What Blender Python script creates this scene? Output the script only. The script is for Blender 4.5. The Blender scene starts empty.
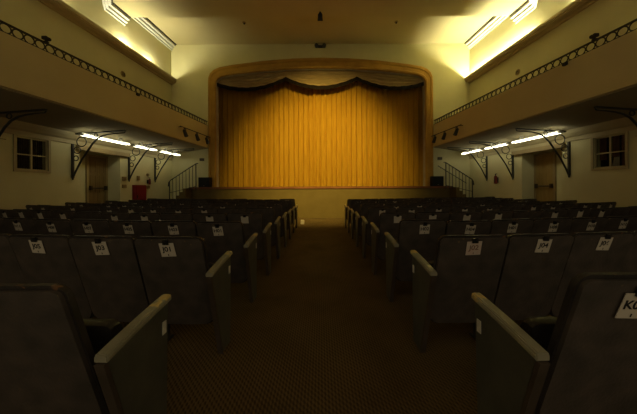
import bpy, bmesh, math, random
from mathutils import Vector, Matrix
random.seed(7)
SC = bpy.context.scene
C = SC.collection
PI = math.pi
CAMZ = 1.27
YS = 10.9            # stage wall plane

# ------------------------------------------------------------------ materials
def nmat(name):
    m = bpy.data.materials.new(name); m.use_nodes = True
    nt = m.node_tree
    return m, nt, nt.nodes['Principled BSDF']

def paint(name, a, b=None, scale=6, rough=.6, bump=0, metal=0, spec=.3, stretch=(1, 1, 1), detail=4, bscale=None):
    m, nt, p = nmat(name)
    b = b or tuple(c * .8 for c in a)
    tc = nt.nodes.new('ShaderNodeTexCoord')
    mp = nt.nodes.new('ShaderNodeMapping'); mp.inputs['Scale'].default_value = stretch
    nt.links.new(tc.outputs['Object'], mp.inputs['Vector'])
    n = nt.nodes.new('ShaderNodeTexNoise'); n.inputs['Scale'].default_value = scale; n.inputs['Detail'].default_value = detail
    nt.links.new(mp.outputs['Vector'], n.inputs['Vector'])
    r = nt.nodes.new('ShaderNodeValToRGB')
    r.color_ramp.elements[0].position = .35; r.color_ramp.elements[1].position = .68
    r.color_ramp.elements[0].color = (*b, 1); r.color_ramp.elements[1].color = (*a, 1)
    nt.links.new(n.outputs['Fac'], r.inputs['Fac'])
    nt.links.new(r.outputs['Color'], p.inputs['Base Color'])
    p.inputs['Roughness'].default_value = rough; p.inputs['Metallic'].default_value = metal
    p.inputs['Specular IOR Level'].default_value = spec
    if bump:
        n2 = nt.nodes.new('ShaderNodeTexNoise'); n2.inputs['Scale'].default_value = bscale or scale * 8
        nt.links.new(mp.outputs['Vector'], n2.inputs['Vector'])
        bp = nt.nodes.new('ShaderNodeBump'); bp.inputs['Strength'].default_value = bump; bp.inputs['Distance'].default_value = .01
        nt.links.new(n2.outputs['Fac'], bp.inputs['Height']); nt.links.new(bp.outputs['Normal'], p.inputs['Normal'])
    return m

def worn(name, a, b, wearcol, axis, lo, hi, scale=22, thr=.56, rough=.5):
    """paint with worn patches that grow towards one end of the part (object coordinates along axis, lo -> hi)"""
    m = paint(name, a, b, 9, rough, .15)
    nt = m.node_tree; p = nt.nodes['Principled BSDF']
    base = p.inputs['Base Color'].links[0].from_socket
    tc = nt.nodes.new('ShaderNodeTexCoord')
    oi = nt.nodes.new('ShaderNodeObjectInfo')
    sep = nt.nodes.new('ShaderNodeSeparateXYZ'); nt.links.new(tc.outputs['Object'], sep.inputs['Vector'])
    mr = nt.nodes.new('ShaderNodeMapRange')
    mr.inputs['From Min'].default_value = lo; mr.inputs['From Max'].default_value = hi
    mr.inputs['To Min'].default_value = 0; mr.inputs['To Max'].default_value = 1
    nt.links.new(sep.outputs['XYZ'.index(axis)], mr.inputs['Value'])
    n = nt.nodes.new('ShaderNodeTexNoise'); n.noise_dimensions = '4D'; n.inputs['Scale'].default_value = scale; n.inputs['Detail'].default_value = 3
    mul = nt.nodes.new('ShaderNodeMath'); mul.operation = 'MULTIPLY'; mul.inputs[1].default_value = 50
    nt.links.new(oi.outputs['Random'], mul.inputs[0]); nt.links.new(mul.outputs[0], n.inputs['W'])
    nt.links.new(tc.outputs['Object'], n.inputs['Vector'])
    m2 = nt.nodes.new('ShaderNodeMath'); m2.operation = 'MULTIPLY'
    nt.links.new(n.outputs['Fac'], m2.inputs[0]); nt.links.new(mr.outputs['Result'], m2.inputs[1])
    cr = nt.nodes.new('ShaderNodeValToRGB'); cr.color_ramp.elements[0].position = thr; cr.color_ramp.elements[1].position = thr + .05
    nt.links.new(m2.outputs[0], cr.inputs['Fac'])
    mx = nt.nodes.new('ShaderNodeMix'); mx.data_type = 'RGBA'
    nt.links.new(cr.outputs['Color'], mx.inputs['Factor']); nt.links.new(base, mx.inputs['A']); mx.inputs['B'].default_value = (*wearcol, 1)
    nt.links.new(mx.outputs['Result'], p.inputs['Base Color'])
    return m

def glow(name, col, strength):
    m, nt, p = nmat(name)
    n = nt.nodes.new('ShaderNodeTexNoise'); n.inputs['Scale'].default_value = 3
    r = nt.nodes.new('ShaderNodeValToRGB')
    r.color_ramp.elements[0].color = (*[c * .93 for c in col], 1); r.color_ramp.elements[1].color = (*col, 1)
    nt.links.new(n.outputs['Fac'], r.inputs['Fac'])
    nt.links.new(r.outputs['Color'], p.inputs['Emission Color']); p.inputs['Emission Strength'].default_value = strength
    p.inputs['Base Color'].default_value = (.8, .8, .75, 1)
    return m

def carpet():
    m, nt, p = nmat('brown_carpet')
    tc = nt.nodes.new('ShaderNodeTexCoord')
    w = nt.nodes.new('ShaderNodeTexWave'); w.wave_type = 'BANDS'; w.bands_direction = 'X'
    w.inputs['Scale'].default_value = 15; w.inputs['Distortion'].default_value = .8; w.inputs['Detail'].default_value = 1; w.inputs['Detail Scale'].default_value = 3
    v = nt.nodes.new('ShaderNodeTexWave'); v.wave_type = 'BANDS'; v.bands_direction = 'DIAGONAL'
    v.inputs['Scale'].default_value = 17; v.inputs['Distortion'].default_value = 1.2; v.inputs['Detail'].default_value = 1; v.inputs['Detail Scale'].default_value = 4
    n = nt.nodes.new('ShaderNodeTexNoise'); n.inputs['Scale'].default_value = 1.6; n.inputs['Detail'].default_value = 6
    for q in (w, v, n): nt.links.new(tc.outputs['Object'], q.inputs['Vector'])
    a = nt.nodes.new('ShaderNodeMath'); a.operation = 'ADD'; nt.links.new(w.outputs['Fac'], a.inputs[0]); nt.links.new(v.outputs['Fac'], a.inputs[1])
    b = nt.nodes.new('ShaderNodeMath'); b.operation = 'MULTIPLY'; nt.links.new(a.outputs[0], b.inputs[0]); nt.links.new(n.outputs['Fac'], b.inputs[1])
    r = nt.nodes.new('ShaderNodeValToRGB')
    r.color_ramp.elements[0].position = .15; r.color_ramp.elements[0].color = (.062, .041, .017, 1)
    r.color_ramp.elements[1].position = .85; r.color_ramp.elements[1].color = (.155, .104, .042, 1)
    nt.links.new(b.outputs[0], r.inputs['Fac']); nt.links.new(r.outputs['Color'], p.inputs['Base Color'])
    p.inputs['Roughness'].default_value = .95; p.inputs['Specular IOR Level'].default_value = .05
    bp = nt.nodes.new('ShaderNodeBump'); bp.inputs['Strength'].default_value = .35; bp.inputs['Distance'].default_value = .012
    nt.links.new(a.outputs[0], bp.inputs['Height']); nt.links.new(bp.outputs['Normal'], p.inputs['Normal'])
    return m

def glassmat():
    m, nt, p = nmat('window_glass')
    p.inputs['Base Color'].default_value = (.75, .8, .75, 1)
    p.inputs['Transmission Weight'].default_value = 1; p.inputs['IOR'].default_value = 1.05
    p.inputs['Roughness'].default_value = .03
    n = nt.nodes.new('ShaderNodeTexNoise'); n.inputs['Scale'].default_value = 4
    bp = nt.nodes.new('ShaderNodeBump'); bp.inputs['Strength'].default_value = .02
    nt.links.new(n.outputs['Fac'], bp.inputs['Height']); nt.links.new(bp.outputs['Normal'], p.inputs['Normal'])
    return m

def curtainmat():
    m = paint('gold_curtain_cloth', (.66, .37, .030), (.54, .28, .02), 5, .8, .12, spec=.15, stretch=(6, 1, .25))
    p = m.node_tree.nodes['Principled BSDF']
    p.inputs['Sheen Weight'].default_value = .1; p.inputs['Sheen Tint'].default_value = (1, .75, .3, 1)
    return m

M = dict(
    wall=paint('cream_wall_paint', (.64, .595, .34), (.59, .545, .305), 1.3, .85, .06, spec=.12, detail=7),
    fascia=paint('beige_fascia_paint', (.64, .54, .28), (.60, .50, .255), 1.1, .8, .04, spec=.12),
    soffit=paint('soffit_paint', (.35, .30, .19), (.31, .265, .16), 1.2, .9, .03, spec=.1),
    ceil=paint('ceiling_paint', (.62, .55, .325), (.58, .51, .29), .8, .9, .03, spec=.1),
    cornice=paint('cornice_paint', (.47, .37, .20), (.42, .33, .175), 2, .75, .05, spec=.15),
    white=paint('white_plaster', (.66, .655, .60), (.61, .605, .55), 3, .6, .03),
    gap=paint('dark_shadow_gap_paint', (.03, .026, .018), None, 4, .9),
    carpet=carpet(),
    arch=paint('ochre_arch_paint', (.46, .26, .045), (.38, .205, .035), 3, .7, .08, spec=.15),
    archin=paint('pale_arch_edge', (.5, .42, .28), None, 3, .7),
    stagefront=paint('stage_front_paint', (.14, .10, .034), (.12, .085, .028), 2, .75, .05, spec=.12),
    nosing=paint('red_brown_wood', (.22, .085, .03), (.15, .055, .02), 7, .45, .05, stretch=(.3, 1, 1)),
    boards=paint('stage_boards', (.12, .075, .035), None, 4, .6, .05, stretch=(1, .2, 1)),
    curtain=curtainmat(),
    valance=paint('tan_valance_cloth', (.56, .41, .21), (.44, .32, .15), 4, .85, .12, spec=.1, stretch=(.4, 1, 4)),
    fringe=paint('dark_fringe_and_shadow', (.022, .013, .006), None, 60, .9, .3, stretch=(8, 1, .4)),  # near black, so it also paints the shadow below the swags
    iron=paint('black_iron', (.035, .036, .030), (.02, .02, .016), 8, .5, .05, spec=.4),
    railiron=paint('brown_black_rail_iron', (.04, .034, .022), None, 8, .55, spec=.35),
    black=paint('black_vinyl_case', (.012, .012, .012), None, 20, .55, .05),
    grille=paint('speaker_cloth', (.02, .02, .02), (.008, .008, .008), 160, .9, .2),
    shell=worn('grey_seat_enamel', (.112, .086, .068), (.068, .057, .047), (.22, .15, .07), 'Z', .35, .95, 34, .60, .42),
    vinyl=worn('dark_seat_vinyl', (.045, .036, .030), (.028, .023, .019), (.20, .10, .045), 'Z', .6, .94, 20, .60, .5),
    green=paint('grey_green_enamel', (.098, .092, .068), (.07, .068, .05), 7, .45, .08, spec=.4),
    arm=worn('olive_arm_paint', (.33, .295, .195), (.24, .215, .14), (.58, .41, .13), 'Y', .12, .38, 20, .45, .5),
    edge=paint('brown_grey_enamel', (.085, .060, .042), (.06, .045, .03), 9, .5, .05),
    dkleg=paint('dark_standard_enamel', (.04, .038, .03), None, 7, .5, .05),
    paper=paint('white_paper', (.70, .61, .48), (.65, .565, .44), 14, .8),
    pinkpaper=paint('faded_pink_paper', (.66, .46, .36), (.66, .56, .46), 26, .8),
    ink=paint('black_ink', (.02, .018, .016), None, 40, .8),
    pinkink=paint('faded_ink', (.30, .16, .12), None, 40, .8),
    clip=paint('black_clip_steel', (.014, .013, .013), None, 30, .35, spec=.5),
    plate=paint('cream_plate', (.75, .70, .58), None, 30, .5),
    wood=paint('yellow_door_wood', (.36, .25, .085), (.29, .195, .06), 3, .5, .05, stretch=(3, 3, .35)),
    dkwood=paint('brown_door_wood', (.20, .135, .05), (.15, .10, .038), 3, .5, .05, stretch=(3, 3, .35)),
    lintel=paint('tan_lintel', (.34, .255, .115), None, 3, .6, .05),
    trimcream=paint('cream_trim', (.41, .345, .19), (.37, .31, .165), 3, .6, .02),
    brass=paint('dull_dark_metal', (.07, .055, .035), None, 20, .4, metal=.6),
    red=paint('red_cabinet_paint', (.20, .012, .014), (.16, .010, .012), 5, .4),
    dullred=paint('dull_red_metal', (.20, .025, .018), None, 9, .4),
    tan=paint('tan_box_plastic', (.30, .21, .08), None, 20, .5),
    darkbox=paint('dark_box', (.03, .026, .02), None, 20, .6),
    greybox=paint('grey_box', (.30, .28, .22), None, 20, .6),
    blind=paint('dark_blind_slats', (.09, .06, .035), (.05, .033, .02), 12, .7),
    redcloth=paint('dull_red_cloth', (.46, .22, .15), (.26, .11, .08), 6, .8, stretch=(1, 3, .6)),
    palecloth=paint('pale_cloth', (.85, .78, .68), (.7, .6, .5), 6, .8),
    inside=paint('dark_room_paint', (.03, .022, .015), None, 4, .9),
    glass=glassmat(),
    fluoro=glow('lit_fluorescent_tube', (1, .95, .66), 6),
    coveR=glow('lit_cove_tube', (1, .96, .60), 440),
    coveR2=glow('lit_cove_tube_weaker', (1, .96, .60), 160),
    bulb=glow('lit_cove_bulb', (1, .96, .66), 1500),
    bulb2=glow('lit_cove_bulb_dimmer', (1, .96, .66), 1200),
    lens=paint('lamp_lens', (.07, .065, .05), None, 20, .15, spec=.6),
)

# ------------------------------------------------------------------ mesh helpers
class MB:
    def __init__(self): self.bm = bmesh.new()
    def poly(self, pts):
        return self.bm.faces.new([self.bm.verts.new(p) for p in pts])
    def hexa(self, p):                      # p: 8 corners, bottom loop then top loop
        v = [self.bm.verts.new(q) for q in p]
        for f in ((3, 2, 1, 0), (4, 5, 6, 7), (0, 1, 5, 4), (1, 2, 6, 5), (2, 3, 7, 6), (3, 0, 4, 7)):
            self.bm.faces.new([v[i] for i in f])
    def box(self, x0, x1, y0, y1, z0, z1):
        self.hexa([(x0, y0, z0), (x1, y0, z0), (x1, y1, z0), (x0, y1, z0), (x0, y0, z1), (x1, y0, z1), (x1, y1, z1), (x0, y1, z1)])
    def tube(self, pts, r, n=8, closed=False):
        pts = [Vector(p) for p in pts]; rings = []; N = len(pts)
        up = None
        for i, p in enumerate(pts):
            a = pts[(i - 1) % N] if (closed or i > 0) else p
            b = pts[(i + 1) % N] if (closed or i < N - 1) else p
            t = (b - a).normalized()
            if up is None:
                up = t.orthogonal().normalized()
            up = (up - t * up.dot(t)).normalized()
            s = t.cross(up)
            rr = r[i] if isinstance(r, (list, tuple)) else r
            rings.append([self.bm.verts.new(p + (up * math.cos(2 * PI * k / n) + s * math.sin(2 * PI * k / n)) * rr) for k in range(n)])
        for i in range(N if closed else N - 1):
            A, B = rings[i], rings[(i + 1) % N]
            for k in range(n):
                self.bm.faces.new((A[k], A[(k + 1) % n], B[(k + 1) % n], B[k]))
        if not closed:
            self.bm.faces.new(rings[0][::-1]); self.bm.faces.new(rings[-1])
    def lathe(self, c, axis, prof, n=16):   # prof: (radius, along axis)
        c = Vector(c); axis = Vector(axis).normalized(); u = axis.orthogonal().normalized(); w = axis.cross(u)
        rings = [[self.bm.verts.new(c + axis * h + (u * math.cos(2 * PI * k / n) + w * math.sin(2 * PI * k / n)) * max(r, 1e-4)) for k in range(n)] for r, h in prof]
        for A, B in zip(rings, rings[1:]):
            for k in range(n): self.bm.faces.new((A[k], A[(k + 1) % n], B[(k + 1) % n], B[k]))
        self.bm.faces.new(rings[0][::-1]); self.bm.faces.new(rings[-1])
    def grid(self, rows, flip=False):       # rows of points
        R = [[self.bm.verts.new(p) for p in r] for r in rows]
        for a, b in zip(R, R[1:]):
            for i in range(len(a) - 1):
                f = (a[i], a[i + 1], b[i + 1], b[i])
                self.bm.faces.new(f[::-1] if flip else f)
        return R
    def loft(self, loops, closed_profile=True, caps=True):   # loops of same length, stitched along
        L = [[self.bm.verts.new(p) for p in l] for l in loops]
        n = len(L[0])
        for a, b in zip(L, L[1:]):
            for i in range(n if closed_profile else n - 1):
                self.bm.faces.new((a[i], a[(i + 1) % n], b[(i + 1) % n], b[i]))
        if caps and closed_profile:
            self.bm.faces.new(L[0][::-1]); self.bm.faces.new(L[-1])
    def mesh(self, name, mat, org=(0, 0, 0), bevel=0, smooth=False):
        bm = self.bm
        bmesh.ops.translate(bm, verts=bm.verts, vec=-Vector(org))
        if bevel:
            es = [e for e in bm.edges if len(e.link_faces) == 2 and e.calc_face_angle(0) > .6]
            bmesh.ops.bevel(bm, geom=es, offset=bevel, segments=2, affect='EDGES', clamp_overlap=True)
        bmesh.ops.recalc_face_normals(bm, faces=bm.faces)
        me = bpy.data.meshes.new(name); bm.to_mesh(me); bm.free()
        me.materials.append(M[mat] if isinstance(mat, str) else mat)
        if smooth:
            for p in me.polygons: p.use_smooth = True
            me.set_sharp_from_angle(angle=math.radians(38))
        return me

ABS = {}
def props(o, label=None, cat=None, group=None, kind=None):
    if label: o['label'] = label
    if cat: o['category'] = cat
    if group: o['group'] = group
    if kind: o['kind'] = kind
    return o
def root(name, loc, label, cat, group=None):
    o = bpy.data.objects.new(name, None); C.objects.link(o); o.location = loc; o.empty_display_size = .1
    ABS[o.name] = Vector(loc)
    return props(o, label, cat, group)
def part(name, mb, mat, parent, bevel=0, smooth=False, label=None, loc=None):
    """child mesh; mb holds world coordinates"""
    org = Vector(loc) if loc is not None else ABS[parent.name]
    o = bpy.data.objects.new(name, mb.mesh(name, mat, org, bevel, smooth)); C.objects.link(o); o.parent = parent
    o.location = org - ABS[parent.name]; ABS[o.name] = org
    if label: o['label'] = label
    return o
def solo(name, mb, mat, label, cat, group=None, bevel=0, smooth=False):
    vs = [v.co for v in mb.bm.verts]
    org = Vector((sum(v.x for v in vs) / len(vs), sum(v.y for v in vs) / len(vs), min(v.z for v in vs)))
    o = bpy.data.objects.new(name, mb.mesh(name, mat, org, bevel, smooth)); C.objects.link(o); o.location = org
    ABS[o.name] = org
    return props(o, label, cat, group)
def struct(name, mb, mat, label=None, cat=None, bevel=0, smooth=False):
    o = bpy.data.objects.new(name, mb.mesh(name, mat, (0, 0, 0), bevel, smooth)); C.objects.link(o); ABS[o.name] = Vector((0, 0, 0))
    return props(o, label, cat, None, 'structure')

# side wall and balcony geometry (s = -1 left, +1 right)
def xw(y): return 6.55 + .055 * (YS - y)          # side wall
def xb(y): return 4.92 + .09 * (YS - y)          # balcony front
def W(s, y, u, z): return (s * (xw(y) - u), y, z)  # u = distance out from the wall
def wbox(mb, s, y0, y1, u0, u1, z0, z1):
    mb.hexa([W(s, y0, u0, z0), W(s, y1, u0, z0), W(s, y1, u1, z0), W(s, y0, u1, z0), W(s, y0, u0, z1), W(s, y1, u0, z1), W(s, y1, u1, z1), W(s, y0, u1, z1)])
def B(s, y, u, z): return (s * (xb(y) - u), y, z)  # u = distance out from balcony front, towards the aisle
SIDE = {-1: 'left', 1: 'right'}
YB = -1.4                                           # where the modelled hall ends behind the camera

# ------------------------------------------------------------------ shell
fl = MB(); fl.poly([(-7.4, YB, 0), (7.4, YB, 0), (7.4, YS + .1, 0), (-7.4, YS + .1, 0)])
struct('floor', fl, 'carpet', 'dark brown ribbed carpet across the hall and aisle', 'floor')

Z_MAIN, Z_BAY, Y_STEP = 7.12, 7.60, 8.47
c = MB()
c.box(-7.4, 7.4, YB, Y_STEP, Z_MAIN, Z_MAIN + .6)
c.box(-7.4, 7.4, Y_STEP, YS + .3, Z_BAY, Z_BAY + .15)
struct('ceiling', c, 'ceil', 'plain tan ceiling stepping up before the stage wall', 'ceiling')

WIN = (5.56, 6.18, 1.72, 2.48)
ALC = (6.95, 8.27, 0, 2.36)
DEP = .45
for i, s in enumerate((-1, 1)):
    m = MB()
    ys = [YB, WIN[0], WIN[1], ALC[0], ALC[1], YS + .05]; zs = [0, WIN[2], ALC[3], WIN[3], 7.75]
    for a in range(len(ys) - 1):
        for b in range(len(zs) - 1):
            yc, zc = (ys[a] + ys[a + 1]) / 2, (zs[b] + zs[b + 1]) / 2
            if WIN[0] < yc < WIN[1] and WIN[2] < zc < WIN[3]: continue
            if ALC[0] < yc < ALC[1] and zc < ALC[3]: continue
            m.poly([W(s, ys[a], 0, zs[b]), W(s, ys[a + 1], 0, zs[b]), W(s, ys[a + 1], 0, zs[b + 1]), W(s, ys[a], 0, zs[b + 1])])
    # window reveal and doorway alcove
    for (y0, y1, z0, z1, d) in ((*WIN, .16), (*ALC, DEP)):
        q = lambda y, u, z: W(s, y, u, z)
        m.poly([q(y0, 0, z0), q(y0, -d, z0), q(y0, -d, z1), q(y0, 0, z1)])
        m.poly([q(y1, 0, z0), q(y1, -d, z0), q(y1, -d, z1), q(y1, 0, z1)])
        m.poly([q(y0, 0, z1), q(y1, 0, z1), q(y1, -d, z1), q(y0, -d, z1)])
        if z0 > 0: m.poly([q(y0, 0, z0), q(y1, 0, z0), q(y1, -d, z0), q(y0, -d, z0)])
        if d == DEP: m.poly([q(y0, -d, z0), q(y1, -d, z0), q(y1, -d, z1), q(y0, -d, z1)])
    struct('wall_' + SIDE[s], m, 'wall', 'cream plaster side wall with window and recessed doorway', 'wall')
    # alcove floor strip
    # crown moulding where the wall meets the underside of the balcony
    t = MB()
    prof = [(0, 2.50), (.035, 2.50), (.035, 2.60), (.07, 2.64), (.10, 2.72), (.118, 2.80), (0, 2.80)]
    t.loft([[W(s, y, u, z) for u, z in prof] for y in (YB, YS - .01)])
    struct('trim_%d' % (1 + i), t, 'trimcream', 'cream crown moulding under the balcony', 'trim')
    # balcony: parapet front, floor slab, sloping underside
    b = MB()
    def sec(y):
        X0 = xb(y); X1 = xw(y) - .003
        pts = [(X0, 3.055), (X0 - .025, 3.06), (X0 - .025, 3.13), (X0, 3.14), (X0, 4.01), (X0 + .13, 4.01), (X0 + .13, 3.35), (X1, 3.35), (X1, 2.79)]
        return [(s * x, y, z) for x, z in pts]
    b.loft([sec(YB), sec(YS - .004)])
    o = struct('balcony', b, 'fascia', 'beige fronted balcony along the %s wall' % SIDE[s], 'balcony')
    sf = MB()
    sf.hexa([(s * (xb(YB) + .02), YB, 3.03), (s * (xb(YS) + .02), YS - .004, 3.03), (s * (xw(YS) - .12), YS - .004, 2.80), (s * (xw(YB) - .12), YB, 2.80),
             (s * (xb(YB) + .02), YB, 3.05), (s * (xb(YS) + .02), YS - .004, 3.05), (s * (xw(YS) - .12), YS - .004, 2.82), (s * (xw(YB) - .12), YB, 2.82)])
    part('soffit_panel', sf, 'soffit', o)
    # cornice ledge with a hollow trough for the cove lamps
    t = MB()
    prof = [(0, 5.83), (.05, 5.83), (.07, 5.88), (.15, 5.90), (.19, 5.96), (.225, 5.98), (.225, 6.08), (.205, 6.08), (.205, 5.93), (.0, 5.93)]
    t.loft([[W(s, y, u, z) for u, z in prof] for y in (YB, YS - .003)])
    struct('trim_%d' % (3 + i), t, 'cornice', 'brown cornice ledge hiding the cove lamps', 'trim')
    # stepped white mouldings at the ceiling
    def crown(name, path, zt, lbl):
        t = MB(); g = MB()
        pf = [(0, -.27), (.05, -.27), (.05, -.20), (.12, -.19), (.12, -.11), (.20, -.10), (.20, -.03), (0, -.03)]
        def frame(k):
            p = Vector(path[k]); a = Vector(path[max(k - 1, 0)]); c2 = Vector(path[min(k + 1, len(path) - 1)])
            d = (c2 - a).normalized(); n = Vector((-d.y, d.x)) * 1.0
            if n.x * s > 0: n = -n
            return p, n
        L, G = [], []
        for k in range(len(path)):
            p, n = frame(k)
            L.append([(p.x + n.x * u, p.y + n.y * u, zt + dz) for u, dz in pf])
            G.append([(p.x + n.x * u, p.y + n.y * u, zt + dz) for u, dz in ((0, -.028), (.245, -.028), (.245, -.001), (0, -.001))])
        t.loft(L); g.loft(G)
        o = struct(name, t, 'white', lbl, 'trim')
        part('shadow_gap', g, 'gap', o)
    crown('trim_%d' % (5 + i), [(s * xw(YS - .01), YS - .01), (s * xw(Y_STEP + .01), Y_STEP + .01)], Z_BAY, 'white stepped moulding at the ceiling beside the stage wall')
    crown('trim_%d' % (7 + i), [(s * xw(Y_STEP), Y_STEP), (s * xw(7.72), 7.72), (s * (xw(7.39) - .27), 7.36), (s * (xw(7.0) - .62), 6.95), (s * (xw(6.6) - .62), 4.0)], Z_MAIN, 'white stepped moulding along the lower ceiling')

# stage wall with the arched opening
OUT = [(4.92, 4.65), (4.90, 4.86), (4.83, 5.04), (4.67, 5.19), (4.42, 5.30), (3.87, 5.40), (2.5, 5.57), (1.2, 5.67), (0, 5.70)]
INN = [(4.60, 4.52), (4.58, 4.68), (4.49, 4.81), (4.33, 4.90), (4.1, 4.955), (3.6, 5.02), (2.4, 5.15), (1.15, 5.225), (0, 5.25)]
def full(half):
    h = [(x, z + CAMZ) for x, z in half]
    return [(-x, z) for x, z in h] + [(x, z) for x, z in h[-2::-1]]
ZST = 1.33
outp = [(-4.92, 0)] + full(OUT) + [(4.92, 0)]
innp = [(-4.60, 0)] + full(INN) + [(4.60, 0)]
mid = [((a[0] + b[0]) / 2, (a[1] + b[1]) / 2) for a, b in zip(outp, innp)]
w = MB()
for yy in (YS, YS + .25):
    top = [(x, 7.75) for x, z in mid]
    for k in range(1, len(mid) - 2):
        w.poly([(mid[k][0], yy, mid[k][1]), (mid[k + 1][0], yy, mid[k + 1][1]), (top[k + 1][0], yy, 7.75), (top[k][0], yy, 7.75)])
    for s in (-1, 1):
        x0 = s * mid[0][0] if s < 0 else mid[-1][0]
        x0 = s * abs(mid[0][0])
        w.poly([(x0, yy, 0), (s * 7.4, yy, 0), (s * 7.4, yy, 7.75), (x0, yy, 7.75)])
struct('wall_back', w, 'wall', 'cream wall around the stage opening', 'wall')
a = MB()
def lerp(k, t, y):
    return (outp[k][0] * (1 - t) + innp[k][0] * t, y, outp[k][1] * (1 - t) + innp[k][1] * t)
pr = [(0, YS + .02), (0, YS - .06), (.12, YS - .09), (.30, YS - .09), (.36, YS - .06), (.72, YS - .06), (.80, YS - .09), (1, YS - .07), (1, YS + .30)]
a.loft([[lerp(k, t, y) for t, y in pr] for k in range(len(outp))], closed_profile=False, caps=False)
o = struct('trim_9', a, 'arch', 'ochre moulded frame around the stage opening', 'trim')
a = MB()
a.loft([[lerp(k, t, y) for t, y in ((1.0, YS + .25), (1.0, YS + .02), (1.05, YS + .02), (1.05, YS + .25))] for k in range(len(outp))])
part('inner_edge', a, 'archin', o)

# stage: apron, nosing, boards, back darkness behind the curtain
YA = 10.55
s_ = MB(); s_.box(-5.55, 5.55, YA, YS + .02, 0, ZST - .09)
st = struct('stage_apron', s_, 'stagefront', 'tan painted front of the raised stage', 'stage')
n = MB(); n.box(-5.60, 5.60, YA - .04, YS - .0, ZST - .09, ZST); part('nosing', n, 'nosing', st, .012)
n = MB(); n.box(-4.9, 4.9, YS + .26, 12.6, ZST - .06, ZST); part('stage_boards', n, 'boards', st)
n = MB(); n.box(-5.6, 5.6, 12.6, 12.7, 0, 7.75); n.box(-5.7, -5.6, YS + .25, 12.7, 0, 7.75); n.box(5.6, 5.7, YS + .25, 12.7, 0, 7.75); n.box(-5.7, 5.7, YS + .25, 12.7, 7.75, 7.85)
struct('wall_stage', n, 'inside', 'dark stage house behind the curtain', 'wall')

# ------------------------------------------------------------------ stage curtain and valance
def curtain(x0, x1, y0, seed):
    rnd = random.Random(seed); ph = [rnd.uniform(0, 6.28) for _ in range(6)]
    m = MB(); nx = int((x1 - x0) / .022); rows = []
    zl = [ZST + .012, 1.6, 2.2, 2.9, 3.6, 4.3, 5.0, 5.6, 6.2, 6.62]
    for z in zl:
        g = (6.62 - z) / 5.3
        r = []
        for i in range(nx + 1):
            x = x0 + (x1 - x0) * i / nx
            f = math.sin(2 * PI * x / .235 + ph[0] + .7 * math.sin(x * 1.9 + ph[1]) + .25 * g * math.sin(x * 5 + ph[2]))
            f2 = math.sin(2 * PI * x / .118 + ph[3] + .9 * math.sin(x * 3.1 + ph[4]))
            r.append((x + .02 * g * math.sin(x * 9 + ph[5]), y0 - .036 * abs(f) ** .8 * (1 if f > 0 else -1) - .016 * f2, z))
        rows.append(r)
    R = m.grid(rows)
    ext = bmesh.ops.solidify(m.bm, geom=list(m.bm.faces), thickness=.006)
    return m
solo('stage_curtain', curtain(-4.85, -.26, 11.52, 3), 'curtain', 'pleated gold stage curtain, half that hangs nearer the red cabinet', 'curtain', 'halves of the gold stage curtain', smooth=True)
solo('stage_curtain', curtain(-.36, 4.85, 11.38, 11), 'curtain', 'pleated gold stage curtain, brighter wider half overlapping the centre', 'curtain', 'halves of the gold stage curtain', smooth=True)
va = root('swag_valance', (0, 11.0, 5.6), 'tan scalloped valance with three swags across the top of the stage', 'valance')
def ztop(x):
    h = sorted([(abs(p), q + CAMZ) for p, q in INN])
    for (xa, za), (xc, zc) in zip(h, h[1:]):
        if xa <= abs(x) <= xc: return za + (zc - za) * (abs(x) - xa) / (xc - xa) + .04
    return h[-1][1]
for (x0, x1, z0, z1, dip) in ((-4.57, -1.54, 4.66, 4.90, 4.44), (-1.54, 1.60, 4.90, 4.90, 4.50), (1.60, 4.57, 4.90, 4.66, 4.46)):
    m = MB(); rows = []; fr = MB()
    nx, nz = 48, 22; bot = []
    for j in range(nz + 1):
        r = []
        for i in range(nx + 1):
            t = i / nx; x = x0 + (x1 - x0) * t
            zb = CAMZ + z0 + (z1 - z0) * t - ((z0 + z1) / 2 - dip) * (1 - (2 * t - 1) ** 2)
            v = j / nz; zt = max(ztop(x), zb + .04)
            z = zt + (zb - zt) * v
            sag = 1 - (2 * t - 1) ** 2
            y = 11.02 - .05 * v - (.028 * math.sin(v * 26 + 1.5 * sag) * sag + .018 * math.sin(x * 16) * v)
            r.append((x, y, z))
        rows.append(r)
    bot = rows[-1]
    m.grid(rows); bmesh.ops.solidify(m.bm, geom=list(m.bm.faces), thickness=.008)
    sw = part('swag', m, 'valance', va, smooth=True)
    fr.grid([[(x, y - .006, z + .02) for x, y, z in bot], [(x, y - .008, z - .15) for x, y, z in bot]])  # fringe made longer, with the valance's cast shadow built in
    bmesh.ops.solidify(fr.bm, geom=list(fr.bm.faces), thickness=.012)
    part('fringe', fr, 'fringe', sw, label='dark fringe along the scalloped hem, deepened to carry the valance shadow')

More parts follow.
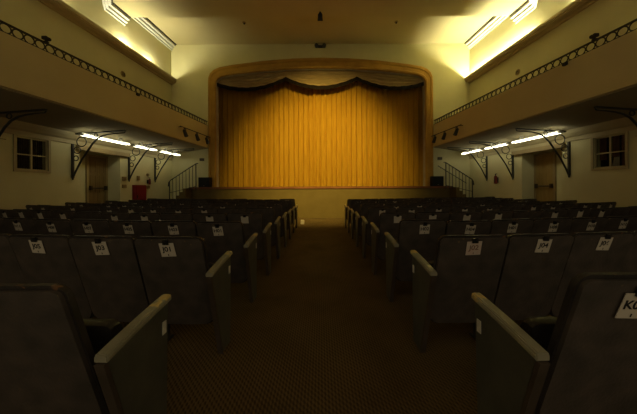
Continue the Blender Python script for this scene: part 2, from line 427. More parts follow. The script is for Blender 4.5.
# ------------------------------------------------------------------ balcony railings
ring_me = {}
for s in (-1, 1):
    y0, y1 = 3.3, YS - .02
    r = root('balcony_railing', (s * xb(7), 7, 4.01), 'low dark iron railing of rings on the %s balcony front' % SIDE[s], 'railing', 'balcony railings')
    uo = -.06
    for nm, z in (('top_rail', 4.205), ('bottom_rail', 4.03)):
        t = MB()
        t.hexa([B(s, y0, uo - .02, z - .014), B(s, y1, uo - .02, z - .014), B(s, y1, uo + .02, z - .014), B(s, y0, uo + .02, z - .014),
                B(s, y0, uo - .02, z + .014), B(s, y1, uo - .02, z + .014), B(s, y1, uo + .02, z + .014), B(s, y0, uo + .02, z + .014)])
        part(nm, t, 'railiron', r)
    t = MB(); t.tube([(0, .078 * math.cos(2 * PI * k / 20), (.0765) * math.sin(2 * PI * k / 20)) for k in range(20)], .011, 6, True)
    me = t.mesh('ring', 'railiron', smooth=True)
    nr = int((y1 - y0) / .167)
    for k in range(nr):
        y = y0 + .167 * (k + .5)
        o = bpy.data.objects.new('ring', me); C.objects.link(o); o.parent = r
        o.location = Vector(B(s, y, uo, 4.1175)) - Vector(r.location); o.rotation_euler = (0, 0, math.atan(.09) * s)

# lamps standing on / hung at the railings
def flood(s, y, z, label, size=.05):
    x = B(s, y, -.05, z)[0]
    r = root('floodlight', (x, y, z), label, 'floodlight', 'small floodlights at the balcony railings')
    a = MB(); a.box(x - .03, x + .03, y - .03, y + .03, z, z + .02); a.tube([(x, y, z + .015), (x, y, z + .05)], .01, 8); part('base', a, 'darkbox', r)
    for d in (-1, 1):
        b = MB(); b.box(x - .05, x + .05, y + d * size * .55 - size * .48, y + d * size * .55 + size * .48, z + .045, z + .045 + size * 1.3); h = part('lamp_head', b, 'darkbox', r, .008)
        b = MB(); b.box(x - s * .052 - .004, x - s * .052 + .004, y + d * size * .55 - size * .35, y + d * size * .55 + size * .35, z + .058, z + .03 + size * 1.3); part('lens', b, 'lens', h)
flood(-1, 4.98, 4.2195, 'small dark twin floodlight standing on the left balcony railing')
flood(1, 4.98, 4.2195, 'small dark twin floodlight standing on the right balcony railing')
def juncbox(s, y, z, label):
    m = MB(); x = B(s, y, .004, z)[0]; x2 = B(s, y, .07, z)[0]
    m.box(min(x, x2), max(x, x2), y - .045, y + .045, z - .035, z + .035)
    solo('junction_box', m, 'darkbox', label, 'junction box', 'dark boxes at the balcony railings', bevel=.008)
juncbox(1, 5.45, 3.97, 'small dark box below the ring railing of the right balcony front')
juncbox(-1, 7.1, 3.97, 'small dark box below the ring railing of the left balcony front')

# lighting pipes on the balcony fronts
for s in (-1, 1):
    m = MB(); zp = 3.48
    m.tube([B(s, 8.75, .16, zp), B(s, 10.7, .16, zp)], .018, 8)
    r = root('lighting_pipe', Vector(B(s, 9.7, .16, zp)), 'dark lighting pipe bracketed to the %s balcony front' % SIDE[s], 'pipe', 'lighting pipes')
    part('pipe', m, 'railiron', r, smooth=True)
    for y in (8.85, 10.6):
        m = MB(); m.tube([B(s, y, .03, zp), B(s, y, .15, zp)], .012, 6); part('wall_arm', m, 'railiron', r)
    for k, y in enumerate((9.0, 9.75, 10.45)):
        x = B(s, y, .16, zp)[0]
        q = root('spotlight', (x, y, zp), 'black stage spotlight on the %s balcony pipe, %s from the stage' % (SIDE[s], ('third', 'second', 'nearest')[k]) if k < 2 else 'black stage spotlight on the %s balcony pipe, nearest the stage' % SIDE[s], 'spotlight', 'spotlights on the balcony pipes')
        b = MB(); b.tube([(x, y - .075, zp - .15), (x, y - .075, zp - .055), (x, y, zp - .035), (x, y + .075, zp - .055), (x, y + .075, zp - .15)], .009, 6); b.box(x - .03, x + .03, y - .025, y + .025, zp - .045, zp - .019); part('yoke', b, 'iron', q)
        d = Vector((-s * .2, .3, -.9)).normalized()
        b = MB(); b.lathe(Vector((x, y, zp - .16)) - d * .10, d, [(.03, 0), (.055, .03), (.06, .12), (.066, .20), (.07, .26)], 14); h = part('lamp_body', b, 'iron', q, smooth=True)
        b = MB(); b.lathe(Vector((x, y, zp - .16)) + d * .162, d, [(.058, 0), (.05, .012), (.02, .02)], 14); part('lens', b, 'lens', h)

# ------------------------------------------------------------------ balcony brackets
def zsof(s, y, u):
    X1 = xw(y) - .12; X0 = xb(y) + .02; X = xw(y) - u
    return 2.80 + (3.03 - 2.80) * (X1 - X) / (X1 - X0)
def bracket(s, y, label):
    r = root('balcony_bracket', W(s, y, 0, 1.54), label, 'bracket', 'iron brackets under the balconies')
    L = xw(y) - xb(y) - .02
    m = MB(); wbox(m, s, y - .025, y + .025, .005, .045, 1.58, 2.50); m.lathe(W(s, y, .027, 1.52), (0, 0, 1), [(.010, 0), (.022, .03), (.018, .07)], 8); part('wall_post', m, 'iron', r)
    zt0, zt1 = 2.785, 2.875
    m = MB(); m.hexa([W(s, y - .022, .115, zt0 - .03), W(s, y + .022, .115, zt0 - .03), W(s, y + .022, L, zt1 - .03), W(s, y - .022, L, zt1 - .03),
                      W(s, y - .022, .115, zt0), W(s, y + .022, .115, zt0), W(s, y + .022, L, zt1), W(s, y - .022, L, zt1)])
    part('soffit_bar', m, 'iron', r)
    pts = [(.045, 1.62), (.09, 1.72), (.18, 1.90), (.27, 2.07), (.42, 2.29), (.57, 2.51), (.70, 2.645), (.84, 2.72), (1.0, 2.76), (1.18, 2.785), (L - .03, 2.80), (L + .0, 2.835)]
    m = MB(); rr = [.022] * 7 + [.02, .018, .016, .013, .013]
    m.tube([W(s, y, u, z) for u, z in pts], rr, 8); part('curved_strut', m, 'iron', r, smooth=True)
    for (u, z, q) in ((.115, 2.11, .065), (.15, 2.33, .09), (.27, 2.56, .13), (.66, 2.735, .05)):
        m = MB(); m.tube([W(s, y, u + q * math.cos(2 * PI * k / 20), z + q * math.sin(2 * PI * k / 20)) for k in range(20)], .012, 6, True); part('scroll_ring', m, 'iron', r, smooth=True)
for s in (-1, 1):
    for y, wh in ((4.95, 'nearest the camera'), (6.75, 'between window and doorway'), (8.6, 'beyond the recessed doorway'), (9.85, 'nearest the stage stairs')):
        bracket(s, y, 'curved black iron bracket under the %s balcony, %s' % (SIDE[s], wh))

# ------------------------------------------------------------------ fluorescent fittings under the balconies
for s in (-1, 1):
    for (y0, y1, wh) in ((6.5, 8.0, 'above the doorway'), (8.2, 9.22, 'in the middle'), (9.43, 10.6, 'nearest the stage')):
        u = .50; zc = zsof(s, (y0 + y1) / 2, u)
        r = root('fluorescent_light', W(s, (y0 + y1) / 2, u, zc), 'lit fluorescent strip under the %s balcony, %s' % (SIDE[s], wh), 'strip light', 'fluorescent strips under the balconies')
        m = MB(); wbox(m, s, y0, y1, u - .03, u + .03, zc - .14, zc - .10); part('housing', m, 'white', r, .006)
        for yy in (y0 + .33, y1 - .30):
            m = MB(); wbox(m, s, yy - .04, yy + .04, u - .03, u + .03, zc - .10, zc - .004); part('ceiling_mount', m, 'white', r)
        for du in (-.05, .05):
            m = MB(); m.tube([W(s, y0 + .02, u + du, zc - .162), W(s, y1 - .02, u + du, zc - .162)], .02, 8); part('tube', m, 'fluoro', r, smooth=True)
        for yy in (y0 + .01, y1 - .01):
            m = MB(); wbox(m, s, yy - .01, yy + .01, u - .072, u + .072, zc - .185, zc - .14); part('end_cap', m, 'white', r)

# cove lamps behind the cornice ledge
def covetube(y0, y1, mat, label):
    r = root('cove_light', W(1, (y0 + y1) / 2, .1, 5.93), label, 'cove light', 'cove tubes behind the right cornice')
    m = MB(); wbox(m, 1, y0, y1, .07, .13, 5.932, 5.975); part('housing', m, 'white', r)
    m = MB(); m.tube([W(1, y0 + .02, .10, 6.0), W(1, y1 - .02, .10, 6.0)], .018, 8); part('tube', m, mat, r, smooth=True)
covetube(9.35, 10.8, 'coveR', 'lit cove tube behind the right cornice, nearest the stage wall')
covetube(7.8, 9.2, 'coveR', 'lit cove tube behind the right cornice, second from the stage wall')
covetube(5.6, 6.6, 'coveR2', 'lit cove tube behind the right cornice, farthest from the stage wall')
for y, mt, lb in ((8.47, 'bulb', 'lit cove bulb behind the left cornice, middle of three'), (9.5, 'bulb2', 'lit cove bulb behind the left cornice, nearest the stage wall'), (5.9, 'bulb', 'lit cove bulb behind the left cornice, farthest from the stage wall')):
    p = Vector(W(-1, y, .1, 5.93))
    r = root('cove_bulb', p, lb, 'bulb', 'cove bulbs behind the left cornice')
    m = MB(); m.lathe(p, (0, 0, 1), [(.03, .002), (.03, .025), (.018, .03), (.016, .05)], 12); part('lamp_base', m, 'white', r)
    m = MB(); m.lathe(p, (0, 0, 1), [(.014, .05), (.03, .065), (.036, .085), (.03, .105), (.012, .115)], 12); part('bulb', m, mt, r, smooth=True)

# ------------------------------------------------------------------ windows and doors
for i, s in enumerate((-1, 1)):
    y0, y1, z0, z1 = WIN
    m = MB(); k = .05
    wbox(m, s, y0 - k, y1 + k, .002, .03, z0 - k, z0); wbox(m, s, y0 - k, y1 + k, .002, .03, z1, z1 + k)
    wbox(m, s, y0 - k, y0, .002, .03, z0, z1); wbox(m, s, y1, y1 + k, .002, .03, z0, z1)
    wd = struct('window_%d' % (i + 1), m, 'trimcream', 'small four pane window in the %s wall' % SIDE[s], 'window')
    m = MB(); f = .03
    wbox(m, s, y0, y0 + f, -.06, -.015, z0, z1); wbox(m, s, y1 - f, y1, -.06, -.015, z0, z1); wbox(m, s, y0 + f, y1 - f, -.06, -.015, z0, z0 + f); wbox(m, s, y0 + f, y1 - f, -.06, -.015, z1 - f, z1)
    part('sash', m, 'trimcream', wd)
    yc, zc = (y0 + y1) / 2, z0 + (z1 - z0) * .47
    m = MB(); wbox(m, s, yc - .016, yc + .016, -.055, -.02, z0 + f, z1 - f); wbox(m, s, y0 + f, yc - .016, -.055, -.02, zc - .014, zc + .014); wbox(m, s, yc + .016, y1 - f, -.055, -.02, zc - .014, zc + .014)
    part('mullion', m, 'trimcream', wd)
    for (ya, yb) in ((y0 + f, yc - .016), (yc + .016, y1 - f)):
        for (za, zb) in ((z0 + f, zc - .014), (zc + .014, z1 - f)):
            m = MB(); wbox(m, s, ya, yb, -.042, -.036, za, zb); part('pane', m, 'glass', wd)
    m = MB(); wbox(m, s, y0 - .05, y1 + .05, -.20, -.165, z0 - .05, z1 + .05); part('room_behind', m, 'inside', wd)
    if s < 0:
        m = MB()
        for q in range(15):
            y = y0 + .035 + q * (y1 - y0 - .06) / 14
            wbox(m, s, y - .008, y + .012, -.13, -.11, z0 + .01, z1 - .01)
        part('vertical_blind', m, 'blind', wd)
    else:
        for (ya, yb, za, zb, mt, nm) in ((y0 + .02, y0 + .17, z0 + .01, z1 - .01, 'redcloth', 'curtain_cloth'), (yc - .10, yc + .03, z0 + .26, z1 - .01, 'redcloth', 'curtain_cloth'), (yc + .15, y1 - .02, z0 + .2, z1 - .01, 'redcloth', 'curtain_cloth'), (yc - .10, yc + .04, z0 + .02, z0 + .25, 'palecloth', 'pale_cloth')):
            m = MB(); N = 10
            m.grid([[W(s, ya + (yb - ya) * q / N * (1 - .25 * h * (nm == 'pale_cloth')), -.12 + .012 * math.sin(q * 1.9), za + (zb - za) * h) for q in range(N + 1)] for h in (0, .5, 1)])
            bmesh.ops.solidify(m.bm, geom=list(m.bm.faces), thickness=.004); part(nm, m, mt, wd, smooth=True)
    # conduit on the wall beside the window
    m = MB()
    m.tube([W(s, 3.2, .02, 2.36), W(s, 5.38, .02, 2.36)], .012, 6)
    solo('conduit', m, 'trimcream', 'thin cream conduit on the %s wall beside the window' % SIDE[s], 'conduit', 'wall conduits')
    # doors at the back of the alcove
    u = -DEP
    d = MB(); wbox(d, s, 7.56, 7.62, u + .002, u + .05, 0, 2.40); wbox(d, s, 8.20, 8.262, u + .002, u + .05, 0, 2.34); wbox(d, s, 7.62, 8.20, u + .002, u + .05, 2.28, 2.34)
    dr = struct('door_%d' % (i + 1), d, 'lintel', 'yellow wooden exit door in the %s wall recess' % SIDE[s], 'door')
    for (ya, yb) in ((7.62, 7.908), (7.912, 8.20)):
        m = MB(); wbox(m, s, ya, yb, u + .004, u + .035, .01, 2.28)
        lf = part('leaf', m, 'wood' if s > 0 else 'dkwood', dr)
        m = MB()
        for (za, zb) in ((.2, .85), (1.15, 1.7), (1.78, 2.18)):
            for (p0, p1, p2, p3) in ((ya + .05, yb - .05, za, za + .025), (ya + .05, yb - .05, zb - .025, zb), (ya + .05, ya + .075, za, zb), (yb - .075, yb - .05, za, zb)):
                wbox(m, s, p0, p1, u + .035, u + .045, p2, p3)
        part('panel_moulding', m, 'wood' if s > 0 else 'dkwood', lf)
    m = MB(); m.tube([W(s, 7.66, u + .09, 1.30), W(s, 8.16, u + .09, 1.30)], .016, 8)
    for yy in (7.66, 8.16): wbox(m, s, yy - .03, yy + .03, u + .036, u + .10, 1.24, 1.37)
    part('panic_bar', m, 'brass', dr, label='dark metal push bar')
    # lintel box across the recess
    m = MB(); wbox(m, s, 6.85, 8.55, .002, .10, 2.36, 2.49); struct('trim_%d' % (10 + i), m, 'lintel', 'tan lintel over the doorway recess', 'trim', .006)
    m = MB(); wbox(m, s, 7.35, 7.57, -.43, -.38, 2.14, 2.24) if False else None

# ------------------------------------------------------------------ fire cabinet and small wall fittings
r = root('fire_cabinet', W(-1, 9.0, 0, .55), 'red fire cabinet on the left wall beyond the recessed doorway', 'fire cabinet')
m = MB(); wbox(m, -1, 8.75, 9.27, .002, .12, .55, 1.41); part('body', m, 'red', r, .008)
m = MB(); wbox(m, -1, 8.78, 9.24, .12, .135, .58, 1.38); dd = part('door', m, 'red', r, .005)
m = MB(); wbox(m, -1, 8.80, 8.82, .135, .16, .95, 1.05); part('handle', m, 'brass', dd)
def wallbox(s, y, z, w_, h_, mat, label, name='wall_box', cat='box', d=.05):
    m = MB(); wbox(m, s, y - w_ / 2, y + w_ / 2, .002, d, z - h_ / 2, z + h_ / 2)
    r = root(name, W(s, y, 0, z - h_ / 2), label, cat, 'small fittings on the side walls'); part('case', m, mat, r, .006)
    m = MB(); wbox(m, s, y - w_ * .3, y + w_ * .3, d, d + .008, z - h_ * .28, z + h_ * .28); part('cover', m, mat, r)
wallbox(-1, 8.40, 1.62, .15, .13, 'tan', 'tan wall box beside the bracket, upper of the pair left of red cabinet')
wallbox(-1, 8.40, 1.36, .15, .12, 'tan', 'tan wall box, lower of the pair left of red cabinet')
wallbox(-1, 9.0, 1.66, .11, .16, 'tan', 'small tan box on the wall straight above the red cabinet')
wallbox(-1, 9.46, 1.80, .09, .10, 'tan', 'small tan box above the extinguisher by the red cabinet')
wallbox(-1, 9.48, 1.33, .13, .11, 'tan', 'small tan box below the extinguisher by the red cabinet')
def extinguisher(s, y, z, h, label):
    p = Vector(W(s, y, .09, z)); k = h / .5
    r = root('fire_extinguisher', p, label, 'fire extinguisher', 'wall hung fire extinguishers')
    m = MB(); m.lathe(p, (0, 0, 1), [(.05 * k, 0), (.068 * k, .015 * k), (.068 * k, .30 * k), (.055 * k, .35 * k), (.025 * k, .385 * k), (.02 * k, .40 * k)], 16); part('cylinder', m, 'dullred', r, smooth=True)
    m = MB(); m.lathe(p + Vector((0, 0, .40 * k)), (0, 0, 1), [(.022 * k, 0), (.022 * k, .04 * k), (.012 * k, .05 * k)], 10); m.box(p.x - .012, p.x + .012, p.y - .09 * k, p.y + .03 * k, p.z + .44 * k, p.z + .47 * k); part('valve', m, 'iron', r)
    m = MB(); m.tube([p + Vector((0, -.02 * k, .42 * k)), p + Vector((-s * .07 * k, -.08 * k, .38 * k)), p + Vector((-s * .08 * k, -.06 * k, .2 * k)), p + Vector((-s * .075 * k, -.03 * k, .06 * k))], .011 * k, 6); part('hose', m, 'iron', r, smooth=True)
    m = MB(); wbox(m, s, y - .03, y + .03, .002, .09 - .066 * k + .004, z + .05 * k, z + .3 * k); part('wall_bracket', m, 'iron', r)
extinguisher(-1, 9.47, 1.44, .28, 'small dark red extinguisher hung between tan boxes beyond the red cabinet')
extinguisher(1, 9.3, 1.40, .40, 'dark red extinguisher hung on right wall between the two far brackets')
for s in (-1, 1):
    X = s * 5.22
    m = MB(); m.box(X - .10, X + .10, YS - .035, YS - .002, 2.48, 2.60)
    r = root('wall_plaque', (X, YS, 2.48), 'small dark plaque on the stage wall above the %s stage stairs' % SIDE[s], 'plaque', 'dark plaques beside the stage'); part('plate', m, 'darkbox', r, .006)
    m = MB(); m.box(X - .085, X + .085, YS - .039, YS - .034, 2.495, 2.585); part('face', m, 'brass', r)
    p = Vector(W(s, 8.4, 0, 5.16))
    r = root('wall_vent', p, 'small round vent on the upper %s wall below the cornice' % SIDE[s], 'vent', 'round wall vents')
    m = MB(); m.lathe(p, (-s, 0, 0), [(.10, .002), (.10, .012), (.075, .02)], 18); part('collar', m, 'lintel', r)
    m = MB()
    for q in range(-2, 3): m.box(p.x - .026 * (s > 0) , p.x + .026 * (s < 0), p.y - .06, p.y + .06, p.z + q * .025 - .004, p.z + q * .025 + .004)
    part('louvre', m, 'darkbox', r)

# black monitor speakers on the stage corners
for s in (-1, 1):
    x = s * 4.98; y = 10.66
    r = root('stage_speaker', (x, y, ZST), 'black box loudspeaker on the %s corner of the stage' % SIDE[s], 'loudspeaker', 'loudspeakers on the stage')
    m = MB(); m.box(x - .24, x + .24, y - .12, y + .13, ZST + .001, ZST + .42); part('cabinet', m, 'black', r, .012)
    m = MB(); m.box(x - .21, x + .21, y - .132, y - .118, ZST + .03, ZST + .39); g = part('grille', m, 'grille', r, .004)
    m = MB(); m.box(x - .03, x + .03, y - .137, y - .131, ZST + .05, ZST + .065); part('badge', m, 'greybox', g)

# stairs up to the stage with railings
for s in (-1, 1):
    m = MB(); n = 5
    m.box(*sorted((s * 6.12, s * 6.52)), 10.06, 10.86, 0, .56)
    for k in range(n):
        xa = 6.12 - .125 * k; m.box(*sorted((s * (xa - .125), s * xa)), 10.06, 10.86, 0, .56 + .154 * (k + 1) * .93)
    struct('stairs', m, 'stagefront', 'steps up to the %s end of the stage' % SIDE[s], 'stairs')
    def hz(x): return 1.60 + (6.13 - x) * .655
    r = root('stair_railing', (s * 5.9, 10.1, .56), 'black stair railing with upright bars at the %s stage stairs' % SIDE[s], 'railing', 'stage stair railings')
    yy = 10.10
    m = MB(); m.tube([(s * 6.22, yy, 1.36), (s * 6.20, yy, 1.52), (s * 6.13, yy, 1.61), (s * 5.08, yy, hz(5.08)), (s * 5.0, yy, hz(5.06))], .02, 8); part('handrail', m, 'iron', r, smooth=True)
    for k in range(9):
        x = 6.17 - .135 * k
        zb = (.562 if x > 6.12 else .56 + .1432 * (int((6.12 - x) / .125) + 1) + .002) if x > 5.5 else 1.332
        if 5.49 < x < 5.60: zb = 1.332
        yq = yy
        m = MB(); m.tube([(s * x, yq, zb if x > 5.495 else 1.20), (s * x, yy, hz(x) - .01)], .0125 if k not in (0, 8) else .02, 6); part('post' if k in (0, 8) else 'baluster', m, 'iron', r)
    m = MB(); m.tube([(s * 6.17, yy, 1.10), (s * 5.09, yy, 1.10 + 1.08 * .24)], .011, 6); part('lower_rail', m, 'iron', r)
    if s > 0:
        m = MB(); q = root('wall_handrail', (s * 5.7, YS, 1.6), 'thin black handrail fixed to the stage wall behind the right stair railing', 'handrail')
        m.tube([(6.35, 10.82, 1.45), (5.1, 10.82, 2.22)], .016, 8); part('rail', m, 'iron', q, smooth=True)
        for x in (6.2, 5.25):
            z = 2.22 - (x - 5.1) * .616; m = MB(); m.tube([(x, 10.82, z), (x, 10.895, z - .02)], .01, 6); part('rail_bracket', m, 'iron', q)

# fittings overhead
r = root('ceiling_projector', (0, 8.25, 6.86), 'small dark spotlight hanging from the ceiling edge over the aisle', 'spotlight')
m = MB(); m.box(-.03, .03, 8.22, 8.28, 7.07, 7.119); m.tube([(0, 8.25, 7.08), (0, 8.25, 7.0)], .014, 8); part('stem', m, 'black', r)
d = Vector((0, 3.15, -4.2)).normalized(); pc = Vector((0, 8.25, 6.95))
m = MB(); m.lathe(pc - d * .12, d, [(.04, 0), (.075, .04), (.08, .16), (.09, .22)], 14); h = part('lamp_body', m, 'black', r, smooth=True)
m = MB(); m.lathe(pc + d * .085, d, [(.07, 0), (.05, .012)], 14); part('lens', m, 'lens', h)
r = root('emergency_light', (0, YS, 7.4), 'dark twin emergency light on the wall above the stage arch', 'emergency light')
m = MB(); m.box(-.10, .10, YS - .07, YS - .002, 7.42, 7.52); part('case', m, 'darkbox', r, .008)
for s in (-1, 1):
    m = MB(); m.lathe((s * .17, YS - .02, 7.47), (0, -1, 0), [(.04, 0), (.075, .03), (.085, .12)], 14); h = part('lamp_head', m, 'black', r, smooth=True)
    m = MB(); m.lathe((s * .17, YS - .141, 7.47), (0, -1, 0), [(.075, 0), (.05, .012)], 14); part('lens', m, 'lens', h)
    p = (s * 2.9, 9.46, Z_BAY)
    q = root('ceiling_fitting', p, 'small dark round fitting on the ceiling before the stage, %s of the two' % SIDE[s], 'ceiling fitting', 'round ceiling fittings')
    m = MB(); m.lathe(p, (0, 0, -1), [(.07, .001), (.07, .012), (.05, .025)], 14); part('collar', m, 'lintel', q)
    m = MB(); m.lathe((p[0], p[1], p[2] - .025), (0, 0, -1), [(.035, 0), (.03, .04), (.01, .05)], 12); part('nozzle', m, 'darkbox', q)

# ------------------------------------------------------------------ seats
TILT = math.radians(16.2); HB = .93
def yb_at(z): return (HB - z) * math.tan(TILT)       # rear face of the back at height z

def back_mesh(hw, z0, z1, rt, rb, yr, yf, curve, name, mat, bulge=0):
    m = MB(); NX, NZ = 16, 10
    def lim(x):
        ax = abs(x); t = hw - ax
        zt = z1 - (rt - math.sqrt(max(rt * rt - (rt - t) ** 2, 0)) if t < rt else 0)
        zb = z0 + (rb - math.sqrt(max(rb * rb - (rb - t) ** 2, 0)) if t < rb else 0)
        return zb, zt
    xs = sorted(set([hw * math.sin(PI / 2 * (2 * i / NX - 1)) for i in range(NX + 1)]))
    def surf(yo, bl):
        rows = []
        for j in range(NZ + 1):
            r = []
            for x in xs:
                zb, zt = lim(x); z = zb + (zt - zb) * j / NZ
                e = (1 - (x / hw) ** 4) * (1 - abs(2 * j / NZ - 1) ** 4)
                r.append((x, yb_at(z) + yo + curve * (x / hw) ** 2 + bl * e, z))
            rows.append(r)
        return rows
    A = m.grid(surf(yr, 0)); Bv = m.grid(surf(yf, bulge), True)
    ring = lambda R: R[0] + [r[-1] for r in R[1:]] + R[-1][-2::-1] + [r[0] for r in R[-2:0:-1]]
    ra, rb_ = ring(A), ring(Bv)
    for i in range(len(ra)):
        j = (i + 1) % len(ra)
        try: m.bm.faces.new((ra[i], ra[j], rb_[j], rb_[i]))
        except ValueError: pass
    bmesh.ops.remove_doubles(m.bm, verts=m.bm.verts, dist=1e-5)
    return m.mesh(name, mat, smooth=True)
CURVE = .010
me_shell = back_mesh(.234, .235, HB - .012, .03, .085, 0, .016, CURVE, 'back_shell', 'shell')
me_cush = back_mesh(.243, .225, HB + .004, .045, .09, .0165, .040, CURVE, 'back_cushion', 'vinyl', .012)

def seat_mesh():
    m = MB(); hw = .212
    loops = []
    prof = [(-.04, .0), (-.045, .02), (-.035, .045), (.0, .05), (.25, .05), (.285, .04), (.30, .01), (.295, -.015), (.27, -.025), (-.02, -.022)]
    L = []
    for x in (-hw, -hw + .012, -hw + .03, 0, hw - .03, hw - .012, hw):
        k = .86 if abs(x) == hw else (.95 if abs(x) > hw - .02 else 1)
        row = []
        for a, b in prof:
            a2 = .13 + (a - .13) * k; b2 = .0125 + (b - .0125) * k
            t = .21                                  # nearly upright, folded
            row.append((x, .285 - a2 * math.sin(t) + b2 * math.cos(t) - .02, .345 + a2 * math.cos(t) + b2 * math.sin(t)))
        L.append(row)
    m.loft(L)
    return m.mesh('seat', 'vinyl', smooth=True)
me_seat = seat_mesh()
def arm_mesh(y0, y1, z0, z1, hw, name):
    m = MB(); L = []
    N = 8
    for i in range(N + 1):
        t = i / N; y = y0 + (y1 - y0) * t; z = z0 + (z1 - z0) * t + .004 * math.sin(PI * t)
        k = 1 if t < .99 else .94
        L.append([(-hw * k, y, z - .03), (hw * k, y, z - .03), (hw * k, y, z - .008), (hw * .75 * k, y, z), (-hw * .75 * k, y, z), (-hw * k, y, z - .008)])
    m.loft(L)
    return m.mesh(name, 'arm', bevel=.004, smooth=True)
me_arm = arm_mesh(.182, .41, .685, .735, .018, 'armrest')
me_arm_end = arm_mesh(.055, .42, .682, .745, .026, 'armrest')
def leg_mesh():
    m = MB()
    m.hexa([(-.008, .32, .02), (.008, .32, .02), (.008, .38, .02), (-.008, .38, .02), (-.008, .21, .63), (.008, .21, .63), (.008, .42, .655), (-.008, .42, .655)])
    m.box(-.009, .009, .24, .43, .0, .022)
    return m.mesh('standard', 'dkleg', bevel=.003)
me_leg = leg_mesh()
def endpanel():
    m = MB()
    m.hexa([(-.014, .25, 0), (.014, .25, 0), (.014, .39, 0), (-.014, .39, 0), (-.014, .065, .653), (.014, .065, .653), (.014, .41, .713), (-.014, .41, .713)])
    return m.mesh('aisle_panel', 'green', bevel=.004)
me_end = endpanel()
def endtrim():
    m = MB(); m.hexa([(-.018, .233, 0), (.018, .233, 0), (.018, .25, 0), (-.018, .25, 0), (-.018, .048, .649), (.018, .048, .649), (.018, .065, .651), (-.018, .065, .651)])
    return m.mesh('panel_edge', 'edge')
me_edge = endtrim()
def plate():
    m = MB(); m.box(-.0015, .0015, -.014, .014, -.03, .03); return m.mesh('number_plate', 'plate')
me_plate = plate()
# paper sign meshes, in the plane of the chair back
def sign_mesh(mat):
    m = MB(); m.box(-.051, .051, -.0012, .0012, -.051, .051); return m.mesh('paper_sign', mat)
me_sign, me_sign_pink = sign_mesh('paper'), sign_mesh('pinkpaper')
def clip_mesh():
    m = MB()
    m.hexa([(-.020, -.010, .043), (.020, -.010, .043), (.020, -.0015, .043), (-.020, -.0015, .043), (-.017, -.007, .078), (.017, -.007, .078), (.017, .003, .078), (-.017, .003, .078)])
    m.tube([(-.008, -.008, .045), (-.010, -.016, .06), (0, -.018, .07), (.010, -.016, .06), (.008, -.008, .045)], .0016, 5)
    return m.mesh('clip', 'clip')
me_clip = clip_mesh()
txt = {}
def text_mesh(s, mat):
    if (s, mat) in txt: return txt[(s, mat)]
    cu = bpy.data.curves.new('lettering', 'FONT'); cu.body = s; cu.size = .052; cu.align_x = 'CENTER'; cu.align_y = 'CENTER'; cu.extrude = .0004; cu.offset = .0012
    to = bpy.data.objects.new('lettering', cu); C.objects.link(to)
    dg = bpy.context.evaluated_depsgraph_get()
    me = bpy.data.meshes.new_from_object(to.evaluated_get(dg)); bpy.data.objects.remove(to); bpy.data.curves.remove(cu)
    me.transform(Matrix.Translation((0, -.0018, .004)) @ Matrix.Rotation(PI / 2, 4, 'X') @ Matrix.Diagonal((1, .95, 1, 1)))
    bm = bmesh.new(); bm.from_mesh(me)
    for x in (0,):
        vs = [bm.verts.new((x + a, -.0020, -.038 + b)) for a, b in ((-.003, -.007), (.003, -.007), (.003, .007), (-.003, .007))]
        bm.faces.new(vs)
    bm.to_mesh(me); bm.free()
    me.materials.clear(); me.materials.append(M[mat]); me.name = 'lettering'
    txt[(s, mat)] = me
    return me

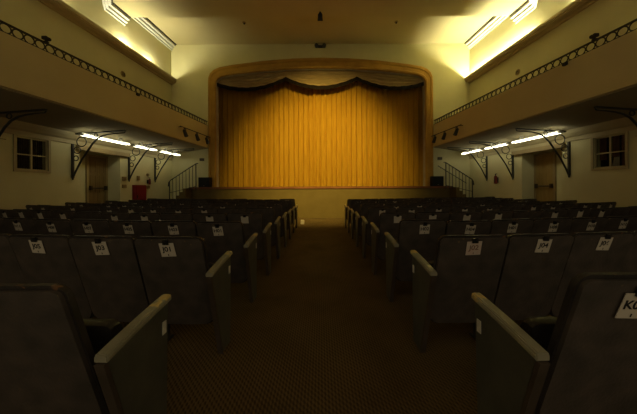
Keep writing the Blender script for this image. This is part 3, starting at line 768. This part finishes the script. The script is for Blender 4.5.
ORD = ['first', 'second', 'third', 'fourth', 'fifth', 'sixth', 'seventh', 'eighth', 'ninth', 'tenth', 'eleventh', 'twelfth']
ROWS = 'KJHGFEDCB'
R = 17.0; S0, PITCH, NS = 1.055, .5, 11
Y0, DY = .83, .85
def link(name, me, parent, loc=(0, 0, 0), rot=None):
    o = bpy.data.objects.new(name, me); C.objects.link(o); o.parent = parent; o.location = loc
    if rot: o.rotation_euler = rot
    return o
for side in (-1, 1):
    for ri, letter in enumerate(ROWS):
        nseat = 1 if ri == 0 else (NS + 1 if ri <= 5 else NS)
        rn = len(ROWS) - 1 - ri                      # counted from the stage
        rowname = 'row nearest the camera' if ri == 0 else ORD[rn] + ' row from the stage'
        for k in range(nseat):
            sdist = S0 + PITCH * k; th = sdist / R
            x = side * R * math.sin(th); y = Y0 + DY * ri + R * (math.cos(S0 / R) - math.cos(th))
            rz = side * th * 1.0 - side * S0 / R * .6 + random.uniform(-.008, .008)
            end = 'aisle end seat' if k == 0 else ORD[k] + ' from the aisle'
            blk = SIDE[side] + ' block'
            if ri == 0:
                lab = 'dark theatre seat, %s, in the %s, %s' % (end, rowname, blk)
            else:
                lab = 'dark theatre seat, %s, %s, %s' % (end, rowname, blk)
            t = bpy.data.objects.new('theater_seat', None); C.objects.link(t); t.location = (x, y, 0); t.rotation_euler = (0, 0, rz); t.empty_display_size = .1
            props(t, lab, 'theatre seat', 'theatre seats in the %s block' % SIDE[side])
            dz = .035 if (ri == 0 and side > 0) else (.006 if ri < 2 else random.uniform(-.012, .008))
            tl = random.uniform(-.012, .012)
            dx = side * .075 if ri == 0 else 0
            bk = link('back_cushion', me_cush, t, (dx, 0, dz))
            sh = link('back_shell', me_shell, t, (dx, 0, dz))
            link('seat', me_seat, t, (dx, .05, .05 + random.uniform(-.006, .006)))
            a = -side                                 # aisle lies towards a
            if k == 0:
                link('armrest', me_arm_end, t, (a * .269, 0, 0))
                ep = link('aisle_panel', me_end, t, (a * .269, 0, 0))
                link('panel_edge', me_edge, ep)
                link('number_plate', me_plate, ep, (a * .0156, .375, .60))
            else:
                link('armrest', me_arm, t, (a * .25, 0, 0)); link('standard', me_leg, t, (a * .25, 0, 0))
            if k == nseat - 1 and ri > 0:
                link('armrest', me_arm, t, (-a * .25, 0, 0)); link('standard', me_leg, t, (-a * .25, 0, 0))
            # paper sign clipped to the back: a thing of its own
            if ri == 0 and side < 0 and k == 0: continue
            if ri > 2 and random.random() < .12 + .05 * (ri - 2): continue
            num = 2 * k + (1 if side < 0 else 2)
            tag = '%s%02d' % (letter, num)
            zc = HB - (.080 if ri == 1 else .094) + dz + random.uniform(-.006, .004)
            if ri == 0: zc = HB - .108 + dz
            xo = random.uniform(-.012, .012) + dx * .4
            pink = (ri == 1 and side > 0 and k == 0)
            ml = Matrix.Translation((xo, yb_at(zc - dz) - .0055, zc)) @ Matrix.Rotation(TILT, 4, 'X') @ Matrix.Rotation(random.uniform(-.05, .05), 4, 'Y')
            sg = bpy.data.objects.new('paper_sign', me_sign_pink if pink else me_sign); C.objects.link(sg)
            sg.matrix_world = Matrix.Translation((x, y, 0)) @ Matrix.Rotation(rz, 4, 'Z') @ ml
            if ri <= 1:
                sl = '%s paper sign reading %s clipped to the dark seat back' % ('faded pink' if pink else 'white', tag)
            else:
                sl = 'white paper sign on %s, %s, %s' % ('the aisle end seat' if k == 0 else 'seat ' + end, rowname, blk)
            props(sg, sl, 'sign', 'paper seat signs in the %s block' % SIDE[side])
            link('clip', me_clip, sg)
            if ri <= 2: link('lettering', text_mesh(tag, 'pinkink' if pink else 'ink'), sg)

# small pale card box left on the aisle carpet
r = root('card_box', (-.66, 8.75, 0), 'small white card box on the aisle carpet by the front row', 'box')
m = MB(); m.box(-.72, -.60, 8.70, 8.80, .001, .13); part('carton', m, 'paper', r, .004)
m = MB(); m.hexa([(-.72, 8.70, .131), (-.60, 8.70, .131), (-.60, 8.80, .131), (-.72, 8.80, .131), (-.71, 8.71, .145), (-.61, 8.71, .145), (-.61, 8.79, .145), (-.71, 8.79, .145)]); part('lid', m, 'paper', r)

# ------------------------------------------------------------------ lights
def light(name, kind, loc, energy, col, **kw):
    l = bpy.data.lights.new(name, kind); l.energy = energy; l.color = col
    for a, b in kw.items(): setattr(l, a, b)
    o = bpy.data.objects.new(name, l); C.objects.link(o); o.location = loc
    return o
def aim(o, tgt):
    o.rotation_euler = (Vector(tgt) - o.location).to_track_quat('-Z', 'Y').to_euler()
sp = light('house_spot', 'SPOT', (0, 4.0, 6.95), 5600, (1, .745, .19), spot_size=math.radians(61), spot_blend=1, shadow_soft_size=.15)
aim(sp, (0, 11.4, 2.3))

w = bpy.data.worlds.new('house'); SC.world = w; w.use_nodes = True
bg = w.node_tree.nodes['Background']; bg.inputs['Color'].default_value = (1, .84, .54, 1); bg.inputs['Strength'].default_value = .235

# ------------------------------------------------------------------ camera
cam = bpy.data.cameras.new('camera'); co = bpy.data.objects.new('camera', cam); C.objects.link(co)
co.location = (0, 0, CAMZ); co.rotation_euler = (PI / 2, 0, 0)
co.rotation_euler = (Matrix.Rotation(PI / 2, 4, 'X') @ Matrix.Rotation(math.radians(-.27), 4, 'Z')).to_euler()
cam.sensor_width = 36; cam.lens = 36 * 248 / 637
cam.shift_x = -2.5 / 637; cam.shift_y = -19 / 637; cam.clip_start = .02; cam.clip_end = 100
SC.camera = co
SC.view_settings.view_transform = 'Standard'; SC.view_settings.look = 'None'; SC.view_settings.gamma = 1
SC.view_settings.use_curve_mapping = False; SC.view_settings.exposure = 0
SC.cycles.use_denoising = True
SC.cycles.max_bounces = 8; SC.cycles.diffuse_bounces = 5
